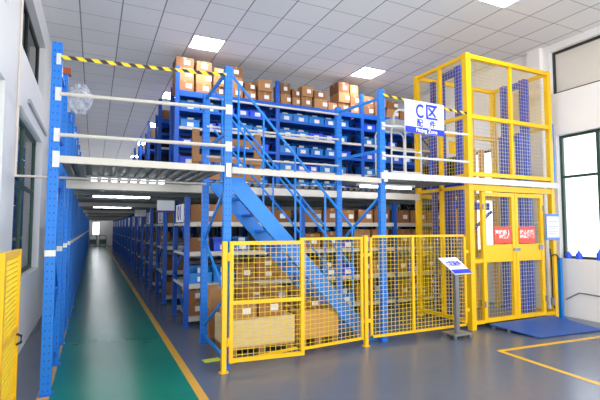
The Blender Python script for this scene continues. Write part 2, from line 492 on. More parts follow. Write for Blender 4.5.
MB().box(-.1, .95, 6.13, 6.27, 2.335, 2.36).build('lamp_housing', M['grey'], lv)
for i in range(8):
    x = -.05 + i * .12
    MB().box(x, x + .07, 6.14, 6.26, 2.30, 2.334).build('lamp_cell', M['cell'], lv)

# ------------------------------------------------------------------ left row of uprights
LY = [FY, 5.98] 
LY = [FY + 1.06 * i for i in range(35)]
fr0 = None
for i in range(0, 34, 2):
    y = LY[i]
    lab = 'blue perforated upright frame beside the left wall, %s from the front' % ORD[i // 2] if i else 'tall blue perforated upright frame at the front left corner of the loft'
    if fr0 is None:
        fr0 = thing('upright_frame', (-.40, y, 0), lab, 'upright frame', 'upright frames along the left side of the aisle')
        for yy in (y, y + 1.06):
            p = cpost(-.40, yy, .008, 3.66, M['post'], fr0, .1, .085)
            foot(-.40, yy, M['rackblue'], p)
            MB().box(-.452, -.349, yy - .046, yy - .0425, 1.40, 1.465).build('white_tag', M['white'], fr0)
            if yy == y:
                MB().box(-.405, -.36, yy - .046, yy - .0425, 3.42, 3.54).build('white_tag', M['white'], fr0)
            MB().box(-.3495, -.346, yy - .03, yy + .03, 3.30, 3.40).build('white_tag', M['white'], fr0)
        zig((-.40, y), (-.40, y + 1.06), [.25, .95, 1.65, 2.2], M['rackblue'], fr0)
        for z in (.15, 2.75, 3.5): MB().bar((-.40, y + .05, z), (-.40, y + 1.01, z), .035, .04).build('brace', M['rackblue'], fr0)
    else: dup(fr0, (-.40, y, 0), 0, lab)
# bundle in plastic wrap on the left frames (rests on a board across the first frames)
bd = MB().box(-.452, -.32, 6.2, 6.32, 3.662, 3.74).build('small_box', M['orange'])
tag(bd, 'small orange-brown box on top of the second left upright', 'box')
def blob(cx, cy, cz, rx, ry, rz, name, m, parent=None, seed=1, amp=.12, nu=18, nv=12, flat=True):
    r = random.Random(seed); v = []; f = []
    for i in range(nv + 1):
        th = PI * i / nv
        for j in range(nu):
            ph = 2 * PI * j / nu; k = 1 + r.uniform(-amp, amp)
            v.append((cx + rx * k * math.sin(th) * math.cos(ph), cy + ry * k * math.sin(th) * math.sin(ph), cz + rz * k * math.cos(th)))
    for i in range(nv):
        for j in range(nu): f.append((i * nu + j, i * nu + (j + 1) % nu, (i + 1) * nu + (j + 1) % nu, (i + 1) * nu + j))
    return MB().add(v, f).build(name, m, parent, org=(cx, cy, cz - rz))
wb = blob(-.23, 7.0, 3.56, .17, .3, .2, 'wrapped_bundle', M['wrap'], seed=3)
tag(wb, 'large crumpled clear plastic bag hanging against the left uprights, higher one', 'plastic bag')
wb = blob(-.22, 11.2, 2.98, .2, .3, .27, 'wrapped_bundle', M['wrap'], seed=5)
tag(wb, 'small crumpled clear plastic bag on the deck beside the left uprights, lower one', 'plastic bag')

# conduit on the left wall
cd = thing('conduit', (XL, 6.0, 0), 'white conduit down the left wall that turns across to the uprights', 'conduit')
MB().tube([(XL + .016, 6.02, H), (XL + .016, 6.02, 2.33), (XL + .016, 6.02, 2.30)], .016).build('vertical_pipe', M['conduit'], cd)
MB().tube([(XL, 6.02, 2.305), (1.4, 6.02, 2.305)], .014).build('cross_pipe', M['conduit'], cd)

# ------------------------------------------------------------------ lower shelving rows
LEV = [.16, .715, 1.27, 1.79]
PX = [1.46, 3.68, 5.90, 8.03]
def make_rack(y, nb, label):
    r = thing('shelving_rack', (1.46, y, 0), label, 'shelving rack', 'shelving racks in rows off the aisle')
    for b in range(nb + 1):
        x = PX[b]
        for yy, fc in ((y, -1), (y + RD, 1)):
            p = cpost(x, yy, .008, 2.228, M['postdark'], r, .085, .07, face=fc)
            foot(x, yy, M['rackblue'], p)
        zig((x, y), (x, y + RD), [.15, .8, 1.45, 2.1], M['rackblue'], r)
    for k, z in enumerate(LEV):
        for b in range(nb):
            x0, x1 = PX[b] + .045, PX[b + 1] - .045
            MB().box(x0, x1, y + .03, y + RD - .03, z - .02, z).build('shelf', M['grey'], r)
            MB().box(x0, x1, y - .035, y + .015, z - .075, z + .004).build('shelf_beam', M['cream'], r)
            MB().box(x0, x1, y + RD - .015, y + RD + .035, z - .075, z + .004).build('shelf_beam', M['cream'], r)
        if k: MB().box(PX[0] - .035, PX[0] + .035, y + .04, y + RD - .04, z - .06, z - .02).build('end_rail', M['cream'], r)
    return r
RACK_L = ['blue shelving rack with cream shelves behind the stairs, nearest row']
r0 = make_rack(RY[0], 3, 'blue shelving rack with cream shelves behind the stairs, the nearest row')
r1 = make_rack(RY[1], 2, 'blue shelving rack, second row back along the aisle')
for i in range(2, NROW): dup(r1, (1.46, RY[i], 0), 0, 'blue shelving rack, %s row back along the aisle' % ORD[i])

# aisle number signs on the rack ends
for i in range(NROW):
    y = RY[i]; num = '%02d' % (2 * i + 1)
    s = thing('aisle_sign', (1.41, y + .45, 1.80), 'white number sign with purple %s on the aisle end of a rack' % num, 'number sign', 'number signs on the rack ends')
    MB().box(1.402, 1.412, y + .045, y + .80, 1.79, 2.11).build('sign_board', M['signwhite'], s)
    lettering(num, .36, M['purple'], s, (1.400, y + .42, 1.945), (0, -1, 0), (0, 0, 1), bold=.008, xs=1.15)
for i, y in ((0, RY[0] + RD), (2, RY[2] + RD)):
    s = thing('hanging_sign', (1.35, y, 2.1), ('nearer' if i == 0 else 'farther') + ' pale hanging plate with purple lower edge above the aisle rack ends', 'hanging sign')
    MB().box(1.08, 1.405, y - .17, y - .15, 2.02, 2.215).build('sign_board', M['signwhite'], s)
    MB().box(1.08, 1.405, y - .172, y - .148, 1.985, 2.02).build('purple_edge', M['purple'], s)

# ------------------------------------------------------------------ cartons and bins
CC = {}
def carton(w, d, h, x, y, z, label, group, tone=0, rz=0., tagged=True):
    """x,y centre of the front bottom edge... front faces -Y"""
    w, d, h = int(w / .02 + .01) * .02, round(d / .02) * .02, round(h / .02) * .02
    key = (round(w, 2), round(d, 2), round(h, 2), tone, tagged)
    if key not in CC:
        c = thing('cardboard_carton', (x, y, z), label, 'carton', group)
        X0, X1 = x - w / 2, x + w / 2
        m = (M['carton'], M['carton2'], M['carton3'])[tone]
        MB().box(X0, X1, y, y + d, z, z + h).build('carton_body', m, c, bevel=.006)
        tp = MB().box(X0 + .01, X1 - .01, y + d / 2 - .025, y + d / 2 + .025, z + h, z + h + .0015)
        tp.box(X0 - .0015, X0 + .012, y + d / 2 - .025, y + d / 2 + .025, z + h * .72, z + h)
        tp.box(x - .03, x + .03, y - .0015, y + d / 2, z + h - .003, z + h + .0015).box(x - .03, x + .03, y - .0015, y + .002, z + h * .8, z + h + .0015)
        tp.build('tape', M['tape'], c)
        if tagged:
            lw, lh = min(.12, w * .36), min(.09, h * .42); lx = x + w * (.12 + .1 * (len(CC) % 3) - .1 * (len(CC) % 2))
            MB().box(lx - lw / 2, lx + lw / 2, y - .002, y, z + h * .33, z + h * .33 + lh).build('paper_label', M['paper'], c)
        c.rotation_euler = (0, 0, rz)
        CC[key] = c; return c
    return dup(CC[key], (x, y, z), rz, label, group)
BB = {}
def bin_(kind, x, y, z, label, group):
    w, d, h, m = ((.30, .40, .25, 'bin'), (.38, .42, .27, 'bin'), (.26, .38, .21, 'bin2'), (.34, .40, .24, 'bin2'))[kind]
    if kind not in BB:
        c = thing('parts_bin', (x, y, z), label, 'bin', group)
        t = .012; X0, X1, Y_, Z = x - w / 2, x + w / 2, y, z
        b = MB(); b.box(X0, X1, Y_, Y_ + d, Z, Z + t)
        # side walls with the sloped pick opening at the front
        prof = [(0, t), (d, t), (d, h), (d * .35, h), (d * .12, h * .62), (0, h * .62)]
        for a in (X0, X1 - t): b.prism(prof, lambda u, v, q: (q, Y_ + u, Z + v), a, a + t)
        b.box(X0 + t, X1 - t, Y_ + d - t, Y_ + d, Z + t, Z + h)
        b.box(X0 + t, X1 - t, Y_, Y_ + t, Z + t, Z + h * .6)
        b.box(X0 - .008, X1 + .008, Y_ - .012, Y_, Z + h * .55, Z + h * .66)
        b.build('bin_body', M[m], c)
        MB().box(x - .065, x + .065, Y_ - .016, Y_ - .0122, Z + .03, Z + .03 + .085).build('paper_label', M['paper'], c)
        MB().box(X0 + t, X1 - t, Y_ + t, Y_ + d - t, Z + t, Z + h * .5).build('parts_inside', M['parts'], c)
        if kind in (0, 1):
            MB().box(x - .03, x + .10, Y_ + .15, Y_ + .152, Z + h * .5, Z + h * .95).build('white_card', M['paper'], c)
        BB[kind] = c; return c
    return dup(BB[kind], (x, y, z), 0, label, group)

LVN = ['bottom shelf', 'second shelf', 'third shelf', 'top shelf']
BAYN = ['left bay', 'middle bay', 'right bay']
def fill_lower(y, bay, lev, pattern):
    """pattern: list of (kind, w, h) placed left to right"""
    x = PX[bay] + .07; z = LEV[lev] + .001; n = 0; nb = 0
    for p in pattern:
        k, w, h = p
        if k[0] == 'b': w = (.32, .40, .28, .36)[int(k[1])]
        if k == 'gap': x += w; continue
        if x + w > PX[bay + 1] - .06: break
        if k == 'c':
            n += 1
            carton(w, .5, h, x + w / 2, y + .06 + .03 * RND.random(), z, 'brown carton %s from left, %s of front lower rack, %s' % (ORD[n - 1], LVN[lev], BAYN[bay]),
                   'cartons on the front lower rack', RND.choice((0, 0, 1, 1, 2)))
            x += w + .045
        elif k == 's':                         # a stack of two
            n += 1
            cc = RND.choice((0, 1, 2))
            for q in range(2):
                carton(w, .5, h, x + w / 2, y + .06 + q * .01, z + q * (round(h / .02) * .02 + .002), '%s carton of stack %s from left, %s of front lower rack, %s' % (('lower', 'upper')[q], ORD[n - 1], LVN[lev], BAYN[bay]),
                       'cartons on the front lower rack', cc)
            x += w + .03
        else:
            nb += 1; kind = int(k[1]); w = (.32, .40, .28, .36)[kind]
            bin_(kind, x + w / 2, y + .07, z, 'blue bin %s from left, %s of front lower rack, %s' % (ORD[nb - 1], LVN[lev], BAYN[bay]), 'bins on the front lower rack')
            x += w + .02
Yr = RY[0]
def C(w, h): return ('c', w, h)
def S(w, h): return ('s', w, h)
def B(k): return ('b%d' % k, 0, 0)
def G(w): return ('gap', w, 0)
fill_lower(Yr, 0, 3, [C(.62, .32), C(.34, .26), G(.1), C(.38, .30), C(.36, .24), C(.4, .3)])
fill_lower(Yr, 0, 2, [C(.34, .24), G(.03), B(3), B(0), G(.1), C(.3, .26), B(1), C(.36, .28)])
fill_lower(Yr, 0, 1, [B(1), B(1), C(.34, .3), S(.4, .2), C(.36, .28), C(.34, .32)])
fill_lower(Yr, 0, 0, [S(.3, .22), S(.34, .22), C(.42, .4), S(.36, .2), C(.5, .36)])
fill_lower(Yr, 1, 3, [C(.4, .26), C(.38, .3), C(.3, .26), G(.06), C(.36, .28), C(.4, .3)])
fill_lower(Yr, 1, 2, [C(.36, .3), C(.42, .34), B(2), C(.4, .38), C(.42, .38)])
fill_lower(Yr, 1, 1, [C(.36, .34), B(1), B(3), G(.08), C(.3, .34), C(.24, .3), B(3)])
fill_lower(Yr, 1, 0, [S(.36, .2), C(.34, .3), B(1), C(.4, .34), B(1)])
fill_lower(Yr, 2, 3, [G(.02), C(.38, .28), C(.44, .28), C(.36, .28), G(.1), C(.36, .28), C(.4, .22)])
fill_lower(Yr, 2, 2, [C(.44, .38), C(.46, .38), C(.42, .36), C(.44, .38)])
fill_lower(Yr, 2, 1, [C(.34, .3), B(3), C(.36, .32), G(.1), C(.4, .3), B(1)])
fill_lower(Yr, 2, 0, [C(.4, .36), B(1), S(.36, .2), C(.5, .3), C(.3, .3)])
# a few cartons at the aisle end of the rows behind
for i in range(1, 8):
    for k in (0, 1, 2, 3):
        if (i + k) % 4 == 3: continue
        w = (.44, .5, .4, .36)[(i + k) % 4]; h = (.3, .34, .26, .3)[(i * 3 + k) % 4]
        carton(w, .6, h, 1.53 + w / 2, RY[i] + .08, LEV[k] + .001, 'brown carton at the aisle end, %s of the %s rack row' % (LVN[k], ORD[i]),
               'cartons at the aisle ends', (i + k) % 3)

# ------------------------------------------------------------------ upper racks on the deck
UY = [8.86 + PITCH * i for i in range(5)]; UD = .6
ULEV = [2.56, 2.97, 3.36, 3.73, 4.10, 4.47]
UX = [1.45, 3.64, 5.88, 8.03]
def make_upper(y, nb, label):
    r = thing('upper_shelving_rack', (1.45, y, 2.427), label, 'shelving rack', 'shelving racks on the loft')
    for b in range(nb + 1):
        for yy, fc in ((y, -1), (y + UD, 1)):
            p = cpost(UX[b], yy, 2.435, 4.97 if fc < 0 else 4.7, M['postdark'], r, .085, .06, face=fc)
            foot(UX[b], yy, M['rackblue'], p, z=2.427)
        zig((UX[b], y), (UX[b], y + UD), [2.6, 3.2, 3.8, 4.4], M['rackblue'], r)
    for k, z in enumerate(ULEV):
        for b in range(nb):
            x0, x1 = UX[b] + .045, UX[b + 1] - .045
            MB().box(x0, x1, y + .02, y + UD - .02, z - .015, z).build('shelf', M['rackblue'], r)
            h = .11 if k == 5 else .05
            MB().box(x0, x1, y - .035, y + .015, z - h, z + .003).build('shelf_beam', M['rackblue'] if k not in (1, 3) else M['cream'], r)
            MB().box(x0, x1, y + UD - .015, y + UD + .035, z - h, z + .003).build('shelf_beam', M['rackblue'], r)
            MB().box(x0, x1, y + UD + .036, y + UD + .04, z - .02, min(z + .36, 4.6)).build('shade_back_panel', M['dark'], r) if k < 5 else None  # coloured dark to stand for the shade in gaps above the bins
    return r
make_upper(UY[0], 3, 'blue shelving rack on the loft full of blue bins, nearest row')
u1 = make_upper(UY[1], 1, 'blue shelving rack on the loft, second row back')
for i in range(2, 5): dup(u1, (1.45, UY[i], 2.427), 0, 'blue shelving rack on the loft, %s row back' % ORD[i])
UN = ['lowest', 'second', 'third', 'fourth', 'fifth']
for k in range(5):
    n = 0
    for b in range(3):
        x = UX[b] + .08
        while True:
            kind = RND.choice((0, 0, 1, 1, 2, 3)); w = (.32, .40, .28, .36)[kind]
            if x + w > UX[b + 1] - .06: break
            if not (b == 2 and x > 7.3) and RND.random() > .06:
                n += 1
                bin_(kind, x + w / 2, UY[0] + .05 + .02 * RND.random(), ULEV[k] + .001, 'blue parts bin on the loft rack, %s shelf up, %s from the left' % (UN[k], ORD[n - 1]), 'blue bins on the loft rack')
            x += w + RND.choice((.01, .02, .05))
# top cartons: (x0, x1, heights, tones)
TOPS = [(1.41, 1.80, (.24, .26, .22), 0), (1.83, 2.17, (.22, .24, .22), 0), (2.20, 2.44, (.2, .22, .18), 2), (2.53, 2.86, (.22, .24, .24), 0),
        (2.88, 3.16, (.2, .2), 1), (3.20, 3.54, (.24, .26), 0), (3.72, 3.99, (.24, .26), 1), (4.02, 4.24, (.2, .2), 1), (4.26, 4.56, (.26, .24), 0),
        (4.58, 4.94, (.24, .2), 1), (4.96, 5.22, (.2,), 1), (5.24, 5.56, (.24, .24, .26), 0), (5.58, 5.84, (.22, .24, .26), 1), (5.95, 6.30, (.24, .26), 2),
        (6.34, 6.66, (.26, .2), 0), (6.68, 7.04, (.24, .22), 1), (7.08, 7.5, (.26,), 0)]
for i, (x0, x1, hs, tn) in enumerate(TOPS):
    z = ULEV[5] + .004
    for q, h in enumerate(hs):
        lay = 'only' if len(hs) == 1 else (('lower', 'upper') if len(hs) == 2 else ('lowest', 'middle', 'topmost'))[q]
        w = x1 - x0 - .02
        c = carton(w, .44, h, (x0 + x1) / 2, UY[0] + .03 + .02 * ((i + q) % 3), z, '%s brown carton of the %s stack from the left on top of the loft rack' % (lay, ORD[i]),
                   'cartons on top of the loft rack', (tn + q) % 3 if q else tn)
        z += round(h / .02) * .02 + .002
for i, y in enumerate(UY[1:4]):
    carton(.36, .44, .24, 1.70, y + .04, ULEV[5] + .004, 'brown carton on top of the loft rack in the %s row back, aisle end' % ORD[i + 1], 'cartons on top of the loft rack', i % 3)

# wooden pallet frame standing on the deck by the stairhead
wf = thing('timber_crate', (1.62, 8.1, 2.427), 'open brown timber crate frame standing on the loft deck', 'timber frame')
for x in (1.62, 2.84): MB().box(x, x + .13, 8.1, 8.16, 2.427, 3.54).build('timber_upright', M['brownwood'], wf)
for z in (2.6, 2.93, 3.27): MB().box(1.62, 2.97, 8.06, 8.10, z, z + .13).build('timber_slat', M['brownwood'], wf)

# white tube trolley on the loft
tr = thing('platform_trolley', (4.74, 6.0, 2.50), 'white tubular trolley with curved handle parked behind the loft guard rail', 'trolley')
def arch(x0, x1, y, z0, z1, r=.016, n=6, rr=.12):
    p = [(x0, y, z0)]
    for i in range(n + 1):
        a = PI - i / n * PI / 2; p.append((x0 + rr + rr * math.cos(a), y, z1 - rr + rr * math.sin(a)))
    for i in range(n + 1):
        a = PI / 2 - i / n * PI / 2; p.append((x1 - rr + rr * math.cos(a), y, z1 - rr + rr * math.sin(a)))
    return p + [(x1, y, z0)]
for y in (5.80, 6.25): MB().tube(arch(4.43, 5.05, y, 2.60, 3.40), .014, 8).build('side_frame', M['white'], tr, smooth=True)
MB().tube(arch(4.45, 4.80, 5.76, 3.36, 3.66, rr=.14), .017, 8).build('handle', M['white'], tr, smooth=True)
for x in (4.43, 4.72, 5.05):
    MB().tube([(x, 5.80, 2.60), (x, 5.80, 3.36)], .013).build('stile', M['white'], tr)
for z in (2.62, 2.98, 3.36):
    MB().tube([(4.43, 5.80, z), (5.05, 5.80, z)], .013).build('cross_bar', M['white'], tr)
MB().box(4.41, 5.07, 5.80, 6.25, 2.595, 2.62).build('platform', M['grey'], tr)
MB().box(4.44, 5.1, 5.83, 6.2, 3.40, 3.52).build('tray', M['grey'], tr)
for x in (4.48, 5.0):
    for y in (5.85, 6.2):
        MB().tube([(x - .012, y, 2.5475), (x + .012, y, 2.5475)], .047, 12).build('wheel', M['dark'], tr)

# ------------------------------------------------------------------ stairs
st = thing('staircase', (1.75, 5.55, 0), 'blue steel staircase rising to the loft behind the yellow mesh fence', 'staircase')
SF, SR = 5.56, 6.40
def ztop(x): return 2.39 - 1.085 * (x - 1.74)
XB = 1.74 + 2.39 / 1.085
for y in (SF, SR):
    xs = 1.56
    poly = [(xs, 2.36), (1.766, 2.36), (XB, .0), (XB - .27, .0), (xs, 2.27)]
    MB().prism(poly, lambda u, v, q: (u, q, v), y - .012, y + .012).build('stringer', M['blue'], st)
NT_ = 9
for i in range(NT_):
    z = 2.36 * (i + 1) / (NT_ + 1); x = 1.74 + (2.39 - z) / 1.085 - .06
    MB().box(x - .10, x + .05, SF + .012, SR - .012, z - .03, z).build('tread', M['navy'] if i % 2 else M['blue'], st)
for y in (SF, SR):
    for dz, r in ((1.22, .019), (.62, .016)):
        pts = [(1.60, y, ztop(1.60) + dz), (3.55, y, ztop(3.55) + dz)]
        MB().tube(pts, r).build('handrail', M['blue'], st)
    for x in (1.72, 2.08, 2.56, 3.04, 3.50):
        MB().tube([(x, y, ztop(x) - .02), (x, y, ztop(x) + 1.22)], .015).build('baluster', M['blue'], st)

# ------------------------------------------------------------------ wire mesh fence
def grid_panel(mb, a, b, z0, z1, su, sv, t, slope=0.):
    """square wires in the vertical plane from a to b"""
    a, b = Vector((a[0], a[1], 0)), Vector((b[0], b[1], 0)); L = (b - a).length; d = (b - a) / L
    nu = max(1, round(L / su)); nv = max(1, round((z1 - z0) / sv))
    for i in range(1, nu):
        p = a + d * (L * i / nu); mb.bar((p.x, p.y, z0), (p.x, p.y, z1), t, t, up=(d.x, d.y, 0))
    for j in range(1, nv):
        z = z0 + (z1 - z0) * j / nv; mb.bar((a.x, a.y, z), (b.x, b.y, z), t, t)
def framed(a, b, z0, z1, w, m, wm, parent, su=.072, sv=.06, t=.0048, bars=(), name='frame'):
    d = Vector((b[0] - a[0], b[1] - a[1], 0)).normalized() * (w / 2)
    f = MB()
    f.bar((a[0], a[1], z0 + w / 2), (b[0], b[1], z0 + w / 2), w * .8, w).bar((a[0], a[1], z1 - w / 2), (b[0], b[1], z1 - w / 2), w * .8, w)
    for p in ((a[0] + d.x, a[1] + d.y), (b[0] - d.x, b[1] - d.y)):
        f.bar((p[0], p[1], z0), (p[0], p[1], z1), w, w * .8, up=(0, 1, 0))
    for z in bars: f.bar((a[0], a[1], z), (b[0], b[1], z), w * .8, w)
    fo = f.build(name, m, parent)
    g = MB(); grid_panel(g, (a[0] + d.x, a[1] + d.y), (b[0] - d.x, b[1] - d.y), z0 + w / 2, z1 - w / 2, su, sv, t)
    g.build('wire_mesh', wm, parent)
    return fo
def ypost(x, y, h, parent, w=.055, plate=.062, name='post'):
    p = MB().box(x - w / 2, x + w / 2, y - w / 2, y + w / 2, .008, h).build(name, M['yellow'], parent)
    b = MB().tube([(x, y, 0), (x, y, .008)], plate, 16)
    b.build('base_plate', M['yellow'], p)
    for k in range(4):
        a = PI / 4 + k * PI / 2; MB().tube([(x + .046 * math.cos(a), y + .046 * math.sin(a), .008), (x + .046 * math.cos(a), y + .046 * math.sin(a), .018)], .008, 6).build('bolt', M['steel'], p)
    return p
GP = (1.415, 5.08); MP = (3.575, 5.33); TP = (5.60, 5.33)
fn = thing('mesh_fence', (GP[0], GP[1], 0), 'yellow wire mesh fence panel and posts in front of the stairs', 'fence')
ypost(GP[0], GP[1], 1.53, fn); ypost(MP[0], MP[1], 1.58, fn)
def along(a, b, q): return (a[0] + (b[0] - a[0]) * q, a[1] + (b[1] - a[1]) * q)
framed(along(GP, MP, .485), along(GP, MP, .975), .10, 1.56, .035, M['yellow'], M['yelwire'], fn)
for z in (.35, 1.3):
    q0, q1 = along(GP, MP, .965), along(GP, MP, .984)
    MB().bar((q0[0], q0[1], z), (q1[0], q1[1], z), .02, .05).build('clamp', M['yellow'], fn)
# hinged gate leaf standing slightly open
gl = thing('mesh_gate', (GP[0] + .05, GP[1], 0), 'yellow wire mesh gate leaf hinged at the left fence post, slightly open', 'gate')
GE = (2.42, 4.99)
framed((GP[0] + .06, GP[1] - .005), GE, .105, 1.53, .045, M['yellow'], M['yelwire'], gl, bars=(.80,))
for z in (.3, 1.3): MB().tube([(GP[0] + .045, GP[1] - .03, z), (GP[0] + .045, GP[1] - .03, z + .1)], .016).build('hinge', M['yellow'], gl)
# brace wire along the foot of the gate leaf
MB().bar((GP[0] + .08, GP[1] + .02, .10), along(GP, MP, .46) + (.14,), .03, .03).build('diagonal_bar', M['yellow'], gl)
fn2 = thing('mesh_fence', (MP[0], MP[1], 0), 'yellow wire mesh fence panel between the middle post and the lift cage', 'fence')
framed(along(MP, TP, .04), along(MP, TP, .97), .10, 1.58, .035, M['yellow'], M['yelwire'], fn2)
q = along(MP, TP, .43)
MB().bar((q[0], q[1], .12), (q[0], q[1], 1.57), .04, .032, up=(0, 1, 0)).build('centre_stile', M['yellow'], fn2)
for z in (.35, 1.3):
    for u0, u1 in ((.017, .045), (.965, 1.0)):
        q0, q1 = along(MP, TP, u0), along(MP, TP, u1)
        MB().bar((q0[0], q0[1], z), (q1[0], q1[1], z), .02, .05).build('clamp', M['yellow'], fn2)

# left yellow gate folded along the left wall
lg = thing('mesh_gate', (-.65, 4.98, 0), 'yellow mesh gate leaf folded back along the left wall', 'gate')
framed((-.65, 4.14), (-.65, 4.985), .06, 1.49, .05, M['yellow'], M['yelwire'], lg, su=.045, sv=.045, t=.008, bars=(.735,))
MB().tube([(-.63, 4.88, .60), (-.59, 4.88, .62), (-.59, 4.88, .68), (-.63, 4.88, .70)], .012).build('handle', M['dark'], lg)
ypost(-.65, 4.10, 1.50, lg, .06, .06)

# ------------------------------------------------------------------ lift cage
TX0, TX1, TY0, TY1, TZ = 5.69, 7.86, 5.39, 6.66, 4.69
BZ0, BZ1 = 2.44, 2.56
lc = thing('lift_cage', (5.69, 5.39, 0), 'tall yellow mesh cage of the goods lift with double doors', 'lift cage')
def col(x, y, z0, z1, w=.085, name='post', d=None):
    d = d or w
    return MB().box(x - w / 2, x + w / 2, y - d / 2, y + d / 2, z0, z1).build(name, M['yellow'], lc)
col(TX0 + .03, TY0, 0, TZ, .1); col(TX1 - .03, TY0, 0, TZ, .085)
col(TX0 + .03, TY1, 0, TZ, .085); col(TX1 - .03, TY1, 0, TZ, .085)
yb = TY0
for z in (TZ - .04, 3.60): MB().box(TX0 + .08, TX1 - .07, yb - .035, yb + .035, z - .035, z + .035).build('front_rail', M['yellow'], lc)
MB().box(TX0 + .08, TX1 - .07, yb - .035, yb + .035, BZ1 + .01, BZ1 + .08).build('front_rail', M['yellow'], lc)
MB().box(TX0 + .08, TX1 - .07, yb - .035, yb + .035, 2.32, BZ0 - .02).build('front_rail', M['yellow'], lc)
for x in (TX0 + .03, TX1 - .03):
    for z in (TZ - .04, 3.60, 2.58, 2.38, .12): MB().box(x - .03, x + .03, TY0 + .05, TY1 - .043, z - .03, z + .03).build('side_rail', M['yellow'], lc)
for z in (TZ - .04, 3.60, 2.6, 2.3, 1.2): MB().box(TX0 + .073, TX1 - .073, TY1 - .03, TY1 + .03, z - .035, z + .035).build('rear_rail', M['yellow'], lc)
for x in (6.82, 7.18): col(x, TY1, 0, TZ - .075, .075)
col(6.79, TY0, BZ1 + .08, 3.565, .055, 'stile'); col(6.79, TY0, 3.635, TZ - .075, .055, 'stile')
col(TX0 + .03, 6.03, .15, TZ - .07, .06, 'stile')
MB().box(6.5, 6.75, TY1 - .045, TY1 - .03, 3.2, 3.45).build('motor_plate', M['yellow'], lc)
def cage_mesh(a, b, z0, z1, m=M['whitewire'], s=.066, t=.0042):
    g = MB(); grid_panel(g, a, b, z0, z1, s, s, t); g.build('wire_mesh', m, lc)
cage_mesh((TX0 + .08, TY0), (6.76, TY0), BZ1 + .08, 3.565); cage_mesh((6.82, TY0), (TX1 - .07, TY0), BZ1 + .08, 3.565)
cage_mesh((TX0 + .08, TY0), (6.76, TY0), 3.635, TZ - .075, M['yelwire'], .066, .0026); cage_mesh((6.82, TY0), (TX1 - .07, TY0), 3.635, TZ - .075, M['yelwire'], .066, .0026)
cage_mesh((TX0 + .03, TY0 + .05), (TX0 + .03, TY1 - .05), 2.61, 3.57, M['yelwire'], .066, .0036)
cage_mesh((TX0 + .03, TY0 + .05), (TX0 + .03, TY1 - .05), 3.63, TZ - .07, M['yelwire'], .066, .0026)
cage_mesh((TX0 + .03, TY0 + .05), (TX0 + .03, TY1 - .05), .15, 2.35, M['yelwire'], .066, .0036)
cage_mesh((TX1 - .03, TY0 + .05), (TX1 - .03, TY1 - .05), .15, 2.35, M['yelwire'], .075, .003)
cage_mesh((TX1 - .03, TY0 + .05), (TX1 - .03, TY1 - .05), 2.61, TZ - .07, M['yelwire'], .075, .003)
cage_mesh((5.77, TY0), (5.98, TY0), .1, 2.31, M['yelwire'], .066, .0036)
MB().box(5.77, 5.975, TY0 - .03, TY0 + .03, 1.10, 1.16).build('front_rail', M['yellow'], lc)
MB().box(5.77, 5.975, TY0 - .03, TY0 + .03, .08, .14).build('front_rail', M['yellow'], lc)
MB().box(7.56, 7.787, TY0 - .03, TY0 + .03, .08, .14).build('front_rail', M['yellow'], lc)
def door_leaf(x0, x1, hx):
    d = MB(); z0, z1, w = .09, 2.305, .075; y0, y1 = TY0 - .03, TY0 + .03
    d.box(x0, x0 + w, y0, y1, z0, z1).box(x1 - w, x1, y0, y1, z0, z1)
    d.box(x0 + w, x1 - w, y0, y1, z0, z0 + .07).box(x0 + w, x1 - w, y0, y1, z1 - .07, z1)
    o = d.build('door', M['yellow'], lc)
    MB().box(x0 + w, x1 - w, TY0 - .02, TY0 + .02, 1.10, 1.40).build('kick_plate', M['yellow'], o)
    g = MB(); grid_panel(g, (x0 + w, TY0), (x1 - w, TY0), z0 + .07, 1.10, .066, .066, .0042)
    grid_panel(g, (x0 + w, TY0), (x1 - w, TY0), 1.40, z1 - .07, .066, .066, .0042); g.build('wire_mesh', M['whitewire'], o)
    for z in (.35, 2.0): MB().tube([(hx, TY0 - .035, z), (hx, TY0 - .035, z + .1)], .018).build('hinge', M['steel'], o)
    return o
d1 = door_leaf(5.985, 6.785, 6.0); d2 = door_leaf(6.795, 7.55, 7.54)
MB().box(6.72, 6.88, TY0 - .05, TY0 - .031, 1.28, 1.33).build('latch', M['steel'], d1)
MB().box(7.40, 7.50, TY0 - .045, TY0 - .031, 1.29, 1.38).build('lock', M['steel'], d2)
# lift mast inside the cage: blue channels both sides and a carriage
gm = thing('goods_lift', (6.78, 6.0, 0), 'blue mast channels and carriage of the goods lift inside the yellow cage', 'goods lift')
def chan(x, y, z1, w=.1, d=.09, m='navy'):
    b = MB(); t = .02
    b.box(x - w / 2, x + w / 2, y - d / 2, y - d / 2 + t, .0, z1)
    b.box(x - w / 2, x - w / 2 + t, y - d / 2 + t, y + d / 2, .0, z1).box(x + w / 2 - t, x + w / 2, y - d / 2 + t, y + d / 2, .0, z1)
    return b.build('mast_channel', M[m], gm)
for x, sg in ((5.90, 1), (7.60, -1)):
    chan(x, 5.72, 4.60, .13, .12); chan(x, 6.18, 4.60, .11, .1); (chan(x, 6.40, 4.52, .08, .08) if sg > 0 else None)
    MB().box(x - .05, x + .05, 5.79, 6.12, 4.47, 4.58).build('mast_head', M['navy'], gm)
    MB().box(x - .05, x + .05, 5.78, 6.16, .15, .27).build('mast_tie', M['navy'], gm)
    x2 = x + .14 * sg
    for y in (5.74, 6.12): MB().box(x2 - .06, x2 + .06, y - .05, y + .05, .03, 3.52 if sg < 0 else 2.6).build('inner_mast', M['navy'], gm)
    MB().box(x2 - .055, x2 + .055, 5.79, 6.07, (3.40 if sg < 0 else 2.4), (3.5 if sg < 0 else 2.5)).build('inner_tie', M['navy'], gm)
    MB().bar((x + .05 * sg, 5.77, 1.55), (x + .05 * sg, 6.17, 1.05), .05, .06).build('diagonal_tie', M['navy'], gm)
MB().box(6.1, 7.38, 5.52, 6.5, .05, .09).build('platform', M['steel'], gm)
